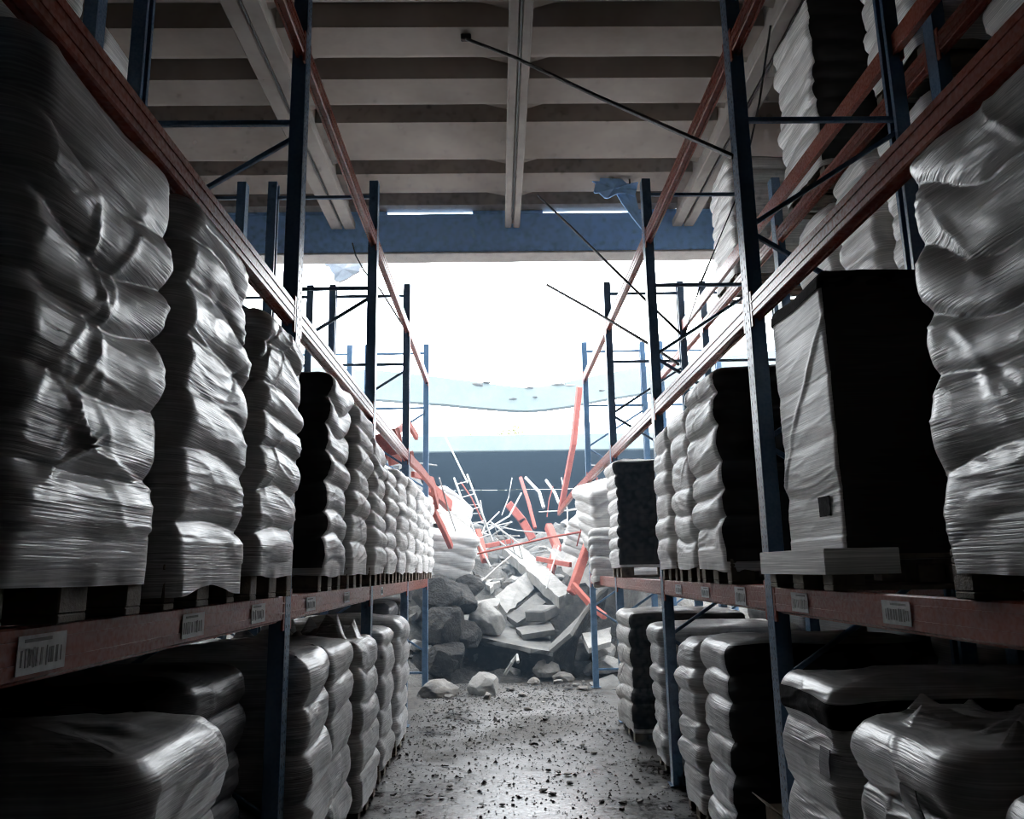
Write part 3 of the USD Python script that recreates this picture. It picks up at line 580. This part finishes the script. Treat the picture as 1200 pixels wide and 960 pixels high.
def rock(name, c, size, seed, mat, label, cat, flat=.7):
    """A lump: a sphere roughened by noise and broken flat on several sides."""
    r = np.random.default_rng(seed); m = trimesh.creation.icosphere(4); v = np.asarray(m.vertices)
    w = v * (1 + .5 * (meshkit.fbm(v * 1.5 + seed * 3.7, 3, seed) - .5)[:, None])
    for _ in range(8):
        n = r.normal(size=3); n /= np.linalg.norm(n); d = r.uniform(.62, .85); e = np.maximum(w @ n - d, 0); w = w - e[:, None] * n * .88
    w = w * (1 + .07 * (meshkit.fbm(v * 7 + seed, 4, seed + 1) - .5)[:, None]); w = w * size * 1.12
    w[:, 2] = np.maximum(w[:, 2], -.75 * size[2])
    return solo(name, (w + c, m.faces), mat, label, cat, smooth=35)
def slab(name, corners, th, mat, label, cat, seed, jag=.05, group=None):
    """A broken slab: its outline through the corners (3D, in order), edges jagged, thickness th along its normal."""
    r = np.random.default_rng(seed); c = np.asarray(corners, float); n = np.cross(c[1] - c[0], c[2] - c[0]); n /= np.linalg.norm(n)
    if n[2] < 0: n = -n
    pts = []
    for a, b in zip(c, np.roll(c, -1, 0)):
        L = np.linalg.norm(b - a); k = max(2, int(L / .22)); e = np.cross(n, (b - a) / L)
        for q in range(k): pts.append(a + (b - a) * q / k + (e * r.normal(0, jag) if q else 0))
    top = np.array(pts); cen = top.mean(0); bot = top - n * th + (top - cen) * r.uniform(-.04, .02, (len(top), 1)); m = len(top)
    v = np.vstack([top, bot, cen[None], (cen - n * th)[None]]); j = np.arange(m); jn = (j + 1) % m
    f = np.vstack([np.stack([j, jn, np.full(m, 2 * m)], 1), np.stack([jn + m, j + m, np.full(m, 2 * m + 1)], 1), np.stack([j, j + m, jn], 1), np.stack([jn, j + m, jn + m], 1)])
    return solo(name, (v, f), mat, label, cat, group)
def bent(name, pts, w, h, mat, label, cat, group=None, up=(0, 0, 1)):
    """A bent box-section beam along pts."""
    b = B()
    pts = [np.asarray(p, float) for p in pts]
    for a, c in zip(pts[:-1], pts[1:]):
        d = (c - a) / np.linalg.norm(c - a); b.bar(a - d * h * .25, c + d * h * .25, w, h, up, ch=min(w, h) * .12)
    return solo(name, b, mat, label, cat, group)
def rod(name, pts, r, mat, label, cat, group=None, sides=7): return solo(name, B().tube(pts, r, sides), mat, label, cat, group)

# the bent floor slab in front of the heap
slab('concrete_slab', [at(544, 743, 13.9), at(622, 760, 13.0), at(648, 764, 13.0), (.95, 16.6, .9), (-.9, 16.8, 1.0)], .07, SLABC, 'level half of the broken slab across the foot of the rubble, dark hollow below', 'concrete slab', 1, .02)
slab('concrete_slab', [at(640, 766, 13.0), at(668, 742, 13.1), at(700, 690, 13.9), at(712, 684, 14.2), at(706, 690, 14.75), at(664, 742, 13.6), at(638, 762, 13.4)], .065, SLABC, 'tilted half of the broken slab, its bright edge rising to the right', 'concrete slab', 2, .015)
slab('shade_plate', [at(641, 768, 13.06), at(670, 742, 13.2), at(711, 688, 14.25), at(706, 716, 14.1), at(674, 747, 13.6), at(664, 802, 13.5), at(637, 802, 13.4)], .05, HOLLOWSHADE, 'plate coloured dark for the shade under the tilted half of the slab', 'shade plate', 21, .015)  # added dark plates paint the shaded underside of the slab
slab('shade_plate', [at(546, 748, 13.95), at(622, 764, 13.2), at(642, 768, 13.15), at(638, 802, 13.4), at(600, 796, 13.6), at(542, 792, 14.0)], .05, HOLLOWSHADE, 'plate coloured dark for the shade under the level half of the slab', 'shade plate', 22, .015)
slab('concrete_slab', [at(588, 641, 19.), at(612, 640, 19.), at(672, 694, 15.3), at(655, 700, 15.0)], .22, PALE, 'long pale concrete strip slanting down from the heap to the right', 'concrete slab', 3, .015)
slab('concrete_slab', [at(580, 699, 15.4), at(620, 668, 17.2), at(626, 690, 16.6), at(594, 719, 14.9)], .1, PALE, 'pale flat slab leaning in the middle of the heap, dark gap under its lip', 'concrete slab', 4, .01)
slab('concrete_slab', [at(594, 722, 14.7), at(628, 696, 16.), at(640, 706, 15.6), at(606, 730, 14.5)], .08, SLABC, 'grey slab piece lying under the lip of the pale flat slab', 'concrete slab', 5, .01)
slab('concrete_slab', [at(552, 706, 14.6), at(585, 700, 15.), at(583, 710, 14.4), at(556, 716, 14.2)], .07, PALE, 'small white slab lying on top of the round boulder', 'concrete slab', 6, .02)
slab('concrete_slab', [at(604, 736, 14.1), at(644, 728, 14.3), at(650, 738, 13.7), at(612, 744, 13.6)], .09, SLABC, 'flat grey piece lying on the level slab', 'concrete slab', 7, .02)
slab('concrete_slab', [at(600, 672, 18), at(574, 690, 16.5), at(566, 676, 18), at(590, 655, 19.5)], .12, PALE, 'pale slab propped behind the flat slab on the left', 'concrete slab', 8, .03)
slab('concrete_slab', [at(640, 640, 18), at(690, 655, 16), at(700, 690, 15.2), at(660, 670, 16.5)], .12, PALE, 'pale slab leaning behind the red post on the right of the heap', 'concrete slab', 9, .04)
slab('concrete_slab', [at(682, 742, 13.4), at(716, 735, 13.8), at(716, 752, 13), at(690, 760, 12.9)], .08, PALE, 'pale slab piece at the foot of the last right upright', 'concrete slab', 10, .03)
slab('concrete_slab', [at(690, 800, 12.6), at(718, 790, 12.9), at(730, 806, 12.), at(702, 812, 12.)], .06, SLABC, 'thin slab lying on the floor beside the last right upright', 'concrete slab', 11, .02)
rock('boulder', at(569, 730, 13.9) + (0, 0, .03), np.array([.31, .29, .3]), 31, PALE, 'pale rounded boulder resting on the level broken slab', 'boulder')
rock('boulder', at(568, 807, 11.9) + (0, 0, .02), np.array([.23, .21, .19]), 32, PALE, 'round pale boulder on the floor in front of the slab', 'boulder', .8)
rock('boulder', at(513, 810, 11.8) + (0, 0, -.02), np.array([.29, .22, .16]), 33, STONE, 'flat broad boulder on the floor beside the left racks', 'boulder', .55)
for i, (px, py, Y, s_) in enumerate([(535, 705, 13.7, .34), (522, 735, 13.3, .36), (540, 745, 13.5, .3), (512, 700, 13.5, .38), (527, 770, 13.1, .28), (548, 690, 14.2, .25), (515, 775, 13.0, .26)]):
    rock('rubble_block', at(px, py, Y), np.array([s_, s_ * .9, s_ * .85]), 40 + i, HOLLOWSHADE, 'lump in the dark bank of rubble against the left racks, ' + ['upper middle', 'centre', 'right, beside the slab', 'top left', 'lowest right', 'top right', 'lowest left'][i], 'rubble block')
for i, (px, py, Y, s_) in enumerate([(675, 752, 13.9, .2), (688, 765, 13.7, .22), (706, 762, 13.5, .2), (670, 775, 13.8, .16), (712, 780, 13.2, .2), (695, 785, 13.3, .14)]):
    rock('rubble_block', at(px, py, Y), np.array([s_, s_ * .8, s_ * .75]), 50 + i, [PALE, DUST][i % 2], 'pale block in the rubble beside the last right upright, ' + ['upper left', 'upper middle', 'upper right', 'lower left', 'lower right', 'lowest'][i], 'rubble block')
for i, (px, py, Y, s_) in enumerate([(600, 790, 13.4, .16), (640, 785, 13.2, .2), (660, 795, 13., .15), (575, 775, 14, .3), (625, 800, 12.7, .09)]):
    rock('rubble_block', at(px, py, Y), np.array([s_, s_ * .8, s_ * .7]), 60 + i, STONE, 'dark block in the hollow under the slab, ' + ['left of the middle', 'in the middle', 'at the right', 'far left', 'frontmost'][i], 'rubble block')
bent('broken_beam', [at(628, 722, 14.2), at(641, 716, 14.5)], .4, .2, SLABC, 'dark end of a square concrete beam sticking up beside the bright slab edge', 'broken beam')
rod('bent_pipe', [at(592, 790, 13.0), at(600, 776, 12.9), at(606, 768, 12.95), at(607, 776, 12.8)], .028, PALEBAR, 'pale bent pipe in the dark hollow under the slab', 'pipe')

# red and pale racking, bent
RB_ = 'red racking members bent in the collapse'
for pts, w, h, l in [
    ([at(679, 455, 15.4), at(672, 520, 15.8), at(657, 598, 17)], .1, .12, 'tall red post leaning in the rubble beside the last right upright'),
    ([at(597, 592, 20), at(612, 610, 20), at(623, 630, 20)], .16, .2, 'short red beam slanting in front of the dark far hall'),
    ([at(643, 618, 18.5), at(653, 642, 18), at(644, 672, 17)], .16, .18, 'red beam bent into a knee on the right of the heap'),
    ([at(690, 636, 14.5), at(670, 693, 14.2)], .1, .17, 'straight red beam leaning towards the last right upright'),
    ([at(560, 624, 17), at(568, 656, 16.5)], .12, .16, 'short red post in the middle left of the heap'),
    ([at(535, 634, 15), at(540, 668, 14.6), at(551, 704, 14.2)], .1, .16, 'red post standing crooked on the left of the heap'),
    ([at(504, 572, 13.4), at(516, 582, 13.8), at(526, 592, 14.2)], .1, .2, 'faded red beam end above the left racks'),
    ([at(511, 584, 13.2), at(509, 600, 13.2), at(520, 622, 13.6), at(528, 640, 14)], .08, .1, 'faded red strut hanging down beside the last left upright'),
    ([at(672, 686, 14.0), at(695, 712, 13.6), at(708, 722, 13.3)], .08, .1, 'red strut lying at the corner of the tilted slab'),
    ([at(630, 655, 17.5), at(668, 662, 16)], .06, .1, 'red strut lying flat behind the bright strip of concrete'),
    ([at(570, 640, 18), at(600, 634, 18.5)], .08, .1, 'red strut lying across the middle of the heap')]:
    bent('bent_red_beam', pts, w, h, SALMON, l, 'bent beam')
bent('bent_red_beam', [(1.4, 12.0, 3.06), at(672, 578, 13.6), at(655, 601, 15.6)], .05, .11, RED, 'red middle beam of the farthest right bay, bent on past the last upright', 'bent beam')
rod('red_pipe', [at(532, 655, 15), at(600, 640, 15), at(643, 630, 14.8), at(690, 622, 14.6)], .02, SALMON, 'long thin red pipe lying across the heap', 'pipe')
for pts, w, h, l in [
    ([at(479, 537, 9.6), at(492, 550, 10.6), at(506, 568, 11.6), at(512, 592, 12.2)], .05, .12, 'red middle beam of the farthest left bay, bent down past the last upright'),
    ([at(452, 513, 10.2), at(458, 530, 10.2)], .04, .3, 'crumpled red plate above the pale left pallets'),
    ([at(458, 540, 10.0), at(482, 534, 10.3)], .05, .12, 'short red beam lying crosswise above the pale left pallets'),
    ([at(471, 534, 10.6), at(466, 505, 10.8), at(478, 496, 11.2), at(488, 512, 11.5)], .05, .09, 'small bent red strut behind the third left upright'),
    ([at(484, 556, 11), at(506, 562, 12.4), at(512, 580, 12.6)], .05, .08, 'red strut bent over the last left pallets')]:
    bent('bent_red_beam', pts, w, h, SALMON, l, 'bent beam')
for i, (a, c, r_) in enumerate([((610, 560, 21), (627, 619, 20), .06), ((616, 560, 21), (637, 595, 20), .055), ((640, 563, 21), (655, 590, 20), .05), ((611, 578, 20), (573, 619, 19), .045), ((600, 560, 22.5), (588, 604, 22), .03), ((648, 570, 19), (641, 606, 19), .025), ((632, 600, 18), (690, 596, 15), .03), ((560, 612, 19), (640, 625, 18), .03), ((585, 600, 20), (560, 640, 18), .035), ((545, 600, 17), (575, 665, 16), .04), ((540, 565, 17), (566, 612, 17), .03), ((528, 600, 15), (560, 690, 15), .03), ((555, 690, 15), (600, 650, 17), .03), ((600, 612, 19), (560, 628, 18), .03), ((658, 560, 18), (664, 640, 17), .03), ((700, 560, 14), (676, 640, 15), .025), ((690, 545, 13.5), (722, 544, 12.5), .018), ((515, 560, 13.6), (540, 640, 14.4), .025), ((640, 690, 15.5), (655, 640, 16.5), .03), ((662, 700, 15), (690, 660, 14.5), .03)]):
    p, q = at(*a), at(*c); m_ = (p + q) / 2 + R.normal(0, .05, 3)
    rod('bent_rod', [p, (p + m_) / 2, m_, (q + m_) / 2, q], r_ * (.8 if i < 3 else .5), PALEBAR if i % 5 else SALMON,
        ['pair of pale rods on the heap before the dark hall, the left one', 'pair of pale rods on the heap before the dark hall, the right one', 'short pale rod before the dark hall, right of the pair', 'pale rod slanting to the left below the pair'][i] if i < 4 else f'thin bent {"pale" if i % 5 else "red"} rod sticking out of the heap, ' + ['above its middle', 'above its middle right', 'right, lying flat', 'across its middle', 'middle left, slanting', 'left, beside the ladder frame', 'left, against the far hall', 'left, beside the slumped load', 'lying low in the middle', 'lying high in the middle', 'upright by the tall red post', 'by the last right upright', 'flat over the right loads', 'by the last left upright', 'low behind the concrete strip', 'low by the tilted slab'][i - 4], 'rod')
def ladder(p, q, wv, n, label):
    b = B(); p, q, wv = np.asarray(p), np.asarray(q), np.asarray(wv); t = T('bent_rack_frame', label, 'rack frame', np.minimum(p, q))
    for o in (0 * wv, wv): t.part('rail', B().bar(p + o, q + o, .03, .03), PALEBAR)
    for i in range(n): c = p + (q - p) * (i + .5) / n; t.part('rung', B().bar(c, c + wv, .02, .02, up=(0, 1, 0)), PALEBAR)
ladder(at(544, 587, 17), at(549, 618, 17), (.34, .1, .02), 3, 'small pale frame like a ladder on the left of the heap')
ladder(at(575, 612, 18), at(612, 640, 17.5), (.1, .3, -.35), 4, 'pale rack frame lying flat in the middle of the heap')
ladder(at(662, 612, 16.5), at(690, 650, 15.8), (.3, .2, -.2), 4, 'pale rack frame lying beside the tall red post')
ladder(at(532, 560, 16), at(562, 640, 15.5), (.25, .3, .1), 5, 'pale twisted rack frame on the left bank of the heap')

def fallen(c, rx, ry, rz, size, seed, label, mat='white'):
    v, f = load_mesh(*size, seed, .03, 5, .08, 90, 60, .03, .14, .05); v = v - (0, 0, size[2] / 2)
    solo('fallen_load', (v @ rot(rx, ry, rz).T + c, f), FILM[mat], label, 'wrapped load', smooth=True)
fallen(at(523, 650, 14.6), .35, .15, .3, (.9, .8, 1.0), 91, 'white wrapped load slumped on the left bank of the heap')
fallen(at(516, 610, 14.9), -.3, .5, .8, (.9, .8, .9), 92, 'white wrapped load tipped over behind the last left upright')
fallen(at(707, 600, 11.9) + (.15, 0, 0), .2, -.25, .2, (.9, .8, .9), 93, 'white wrapped load slumped behind the last right upright')
fallen(at(716, 650, 11.4) + (.15, 0, 0), -.15, -.1, -.1, (.9, .7, .7), 94, 'white wrapped load on the beams of the farthest right bay')
fallen(at(735, 625, 14.5), .5, .3, .5, (1.1, .8, .9), 95, 'white wrapped load tipped on the heap behind the right racks')
fallen(at(692, 625, 15.5), .5, -.4, .9, (.8, .7, .7), 96, 'white wrapped load half buried right of the tall red post')

for i in range(34):                                                  # splintered pale strips strewn over the heap
    x, y = R.uniform(-2.2, 2.6), R.uniform(15.5, 22); L = R.uniform(.35, 1.1); c = np.array([x, y, float(height(x, y)) + .06 + L * .1])
    if y < 17.5 and -.75 < x < 2.2: c[1] += 2.5; c[2] = float(height(x, c[1])) + .12
    d = rot(0, R.uniform(-.6, .6), R.uniform(0, 6.3)) @ np.array([L / 2, 0, 0]); w = 'left bank' if x < -.8 else 'right bank' if x > 1.2 else 'middle'; h_ = 'lower' if c[1] < 18.5 else 'upper'
    solo('broken_strip', B().bar(c - d, c + d, R.uniform(.05, .14), R.uniform(.02, .05), ch=.004), [PALE, PALEBAR][i % 2], f'thin pale broken strip strewn on the {w} of the heap, {h_} part', 'broken strip', f'broken strips on the {w} of the heap, {h_} part')

# things hanging from the torn roof
H_ = 'thin bars hanging loose from the roof'
rod('loose_bar', [at(545, 45, 6.76), at(600, 66, 6.45), at(700, 113, 5.5), at(860, 184, 4.15)], .016, DARKSTEEL, 'long dark bar hanging from the ceiling to the nearest right upright', 'bar')
solo('roof_bracket', B().box(at(546, 44, 6.76) + (0, 0, .0), (.1, .06, .06), ch=.01).box(at(546, 44, 6.76) + (0, 0, .03), (.06, .05, .05), ch=.01), DARKSTEEL, 'small dark bracket on the ceiling holding the long loose bar', 'bracket')
rod('loose_bar', [at(630, 229, 8.4), at(668, 265, 8.1), at(722, 318, 7.5), at(797, 391, 6.83)], .012, DARKSTEEL, 'thin bar slanting from under the roof edge to the second right upright', 'bar')
rod('loose_bar', [at(641, 334, 9.6), at(700, 367, 8.5), at(760, 403, 7.4), at(795, 427, 6.85)], .014, DARKSTEEL, 'thin bar slanting across the bright sky to the second right upright', 'bar')
rod('loose_cable', [at(413, 285, 10.35), at(417, 300, 10.3), at(427, 318, 10.1), at(446, 340, 9.8), at(478, 391, 9.5)], .01, DARKSTEEL, 'thin cable hanging from the roof edge to the third left upright', 'cable')
rod('loose_cable', [at(903, 30, 6.2), at(890, 120, 6.4), at(868, 220, 6.7), at(822, 330, 7.2), at(800, 400, 7.0)], .01, DARKSTEEL, 'thin cable hanging beside the nearest right upright', 'cable')
rod('loose_cable', [at(519, 506, 18), at(533, 535, 17.6), at(548, 566, 17)], .02, PALEBAR, 'thin pale cable dangling above the left bank of the heap', 'cable')
def hanging(name, outlines, th, mat, hangers, label, cat, seed):
    """Sheets torn loose, held by bars from the roof: each sheet and each bar is a part."""
    r = np.random.default_rng(seed); t = T(name, label, cat, outlines[0][0])
    for o in outlines:
        o = np.asarray(o, float); p = []
        for a, b in zip(o, np.roll(o, -1, 0)):
            for q in range(3): p.append(a + (b - a) * q / 3 + (r.normal(0, .02, 3) if q else 0))
        p = np.array(p); m = len(p); c = p.mean(0); d = np.array([0, th, 0]); k = np.arange(m); kn = (k + 1) % m
        v = np.vstack([p, p + d, c[None], (c + d)[None]])
        t.part('sheet', (v, np.vstack([np.stack([kn, k, np.full(m, 2 * m)], 1), np.stack([k + m, kn + m, np.full(m, 2 * m + 1)], 1), np.stack([k, kn, k + m], 1), np.stack([kn, kn + m, k + m], 1)])), mat)
    for h in hangers: t.part('hanger', B().tube(h, .012), DARKSTEEL)
hanging('torn_sheet', [[at(694, 212, 9.62), at(716, 208, 9.62), at(748, 213, 9.62), at(744, 230, 9.65), at(726, 226, 9.6), at(712, 232, 9.65), at(697, 226, 9.6)], [at(722, 226, 9.68), at(744, 224, 9.68), at(752, 268, 9.6)]], .03, FASC,
        [[at(712, 214, 9.64), at(712, 214, 9.64) + (0, .01, .1), at(712, 214, 9.64) + (0, .02, .2)], [at(738, 216, 9.64), at(738, 216, 9.64) + (0, .01, .1), at(738, 216, 9.64) + (0, .02, .2)]],
        'torn blue-grey sheet hanging under the roof edge beside the second right upright', 'torn sheet', 14)
hanging('hanging_fragment', [[at(380, 303, 11.6), at(426, 303, 11.6), at(421, 318, 11.6), at(398, 330, 11.66), at(388, 318, 11.62)]], .05, PALEBAR,
        [[at(392, 306, 11.6), at(392, 301, 11.2), at(392, 294, 10.8)], [at(415, 306, 11.6), at(415, 301, 11.2), at(415, 294, 10.8)]], 'pale broken panel hanging below the roof edge on the left', 'broken panel', 16)

# sagging far beam, far hall
sag = [(-9, 6.9, .8), (-5, 6.72, .8), (-3.1, 6.6, .78), (-1.6, 6.44, .72), (-.5, 6.3, .68), (.3, 6.2, .64), (.8, 6.16, .62), (1.3, 6.19, .62), (2.0, 6.3, .66), (2.8, 6.46, .68), (4., 6.66, .72), (9, 7.2, .75)]
t = T('sagging_beam', 'pale concrete beam sagging across the gap, broken in the middle', 'broken beam', (.7, 21, 5.8))
def seg(a):
    v = []
    for x, z, h in a:
        for y in (-.16, .16):
            for q in (-.5, .5): v.append((x, 21 + y, z + q * h))
    f = []
    for i in range(len(a) - 1):
        k = i * 4
        for p, q in ((0, 1), (1, 3), (3, 2), (2, 0)): f.append([k + p, k + q, k + q + 4, k + p + 4])
    f += [[0, 2, 3, 1], [len(v) - 4, len(v) - 3, len(v) - 1, len(v) - 2]]
    return np.array(v), np.array(f)
for x in (-8.7, 8.7): t.part('column', B().box((x, 21, 3.3), (.4, .4, 6.6), ch=.03), FARC)
t.part('beam_half', seg(sag[:7]), FARC); t.part('beam_half', seg(sag[6:]), FARC)
def spall(px, py, s_, seed): v, f = chunk_mesh(seed, .5); return v * np.array([s_, .16, s_ * .6]) + at(px, py, 20.88), f
for i, (px, py, s_) in enumerate([(561, 451, .18), (570, 449, .12), (622, 455, .16), (627, 466, .1), (600, 468, .14), (655, 450, .22), (668, 452, .18), (705, 458, .14)]):
    t.part('broken_patch', spall(px, py, s_, 70 + i), PALE if i in (5, 6) else SLABC)
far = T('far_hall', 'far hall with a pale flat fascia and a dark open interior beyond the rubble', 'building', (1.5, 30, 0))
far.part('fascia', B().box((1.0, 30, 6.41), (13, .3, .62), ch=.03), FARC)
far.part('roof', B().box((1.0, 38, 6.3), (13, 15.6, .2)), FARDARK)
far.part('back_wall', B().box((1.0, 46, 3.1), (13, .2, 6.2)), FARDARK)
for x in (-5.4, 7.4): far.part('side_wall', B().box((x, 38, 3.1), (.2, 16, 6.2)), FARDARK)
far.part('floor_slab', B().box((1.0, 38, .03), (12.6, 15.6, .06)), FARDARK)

def tree(x, y, h, seed, label):
    r = np.random.default_rng(seed); t = T('tree', label, 'tree', (x, y, 0), 'faint trees beyond the far hall')
    t.part('trunk', B().tube([(x, y, 0), (x + .1, y, h * .3), (x - .1, y, h * .6), (x, y, h * .85)], .16), BARK)
    V, Fc = [], []; k = 0
    for _ in range(26):
        c = np.array([x, y, h * .72]) + np.clip(r.normal(0, 1, 3), -1.6, 1.6) * (.55, .55, h * .11)
        for _ in range(70):
            p = c + np.clip(r.normal(0, .3, 3), -.6, .6); a, b = r.normal(0, 1, (2, 3)); a /= np.linalg.norm(a); b = np.cross(a, b); b /= np.linalg.norm(b)
            V += [p - a * .14, p + b * .07, p + a * .14, p - b * .07]; Fc.append([k, k + 1, k + 2, k + 3]); k += 4
    t.part('foliage', (np.array(V), np.array(Fc)), LEAF, kind='stuff')
for i, (x, h, l) in enumerate([(-5.2, 11.6, 'faint tree beyond the far hall, leftmost'), (-2.1, 12.2, 'faint tree beyond the far hall, second from the left'), (1.0, 13.0, 'tallest faint tree beyond the far hall, in the middle of the picture')]):
    tree(x, 58, h, 300 + i, l)

t = T('cardboard_box', 'brown cardboard box standing on the floor beside the nearest right upright', 'box', (1.56, 4.5, 0))
t.part('box_body', B().box((1.56, 4.5, .22), (.26, .3, .44), ch=.006), CARD)
t.part('flap', B().bar((1.44, 4.5, .445), (1.36, 4.5, .5), .28, .005, up=(1, 0, 1)), CARD); t.part('flap', B().bar((1.68, 4.5, .445), (1.74, 4.5, .51), .28, .005, up=(-1, 0, 1)), CARD)
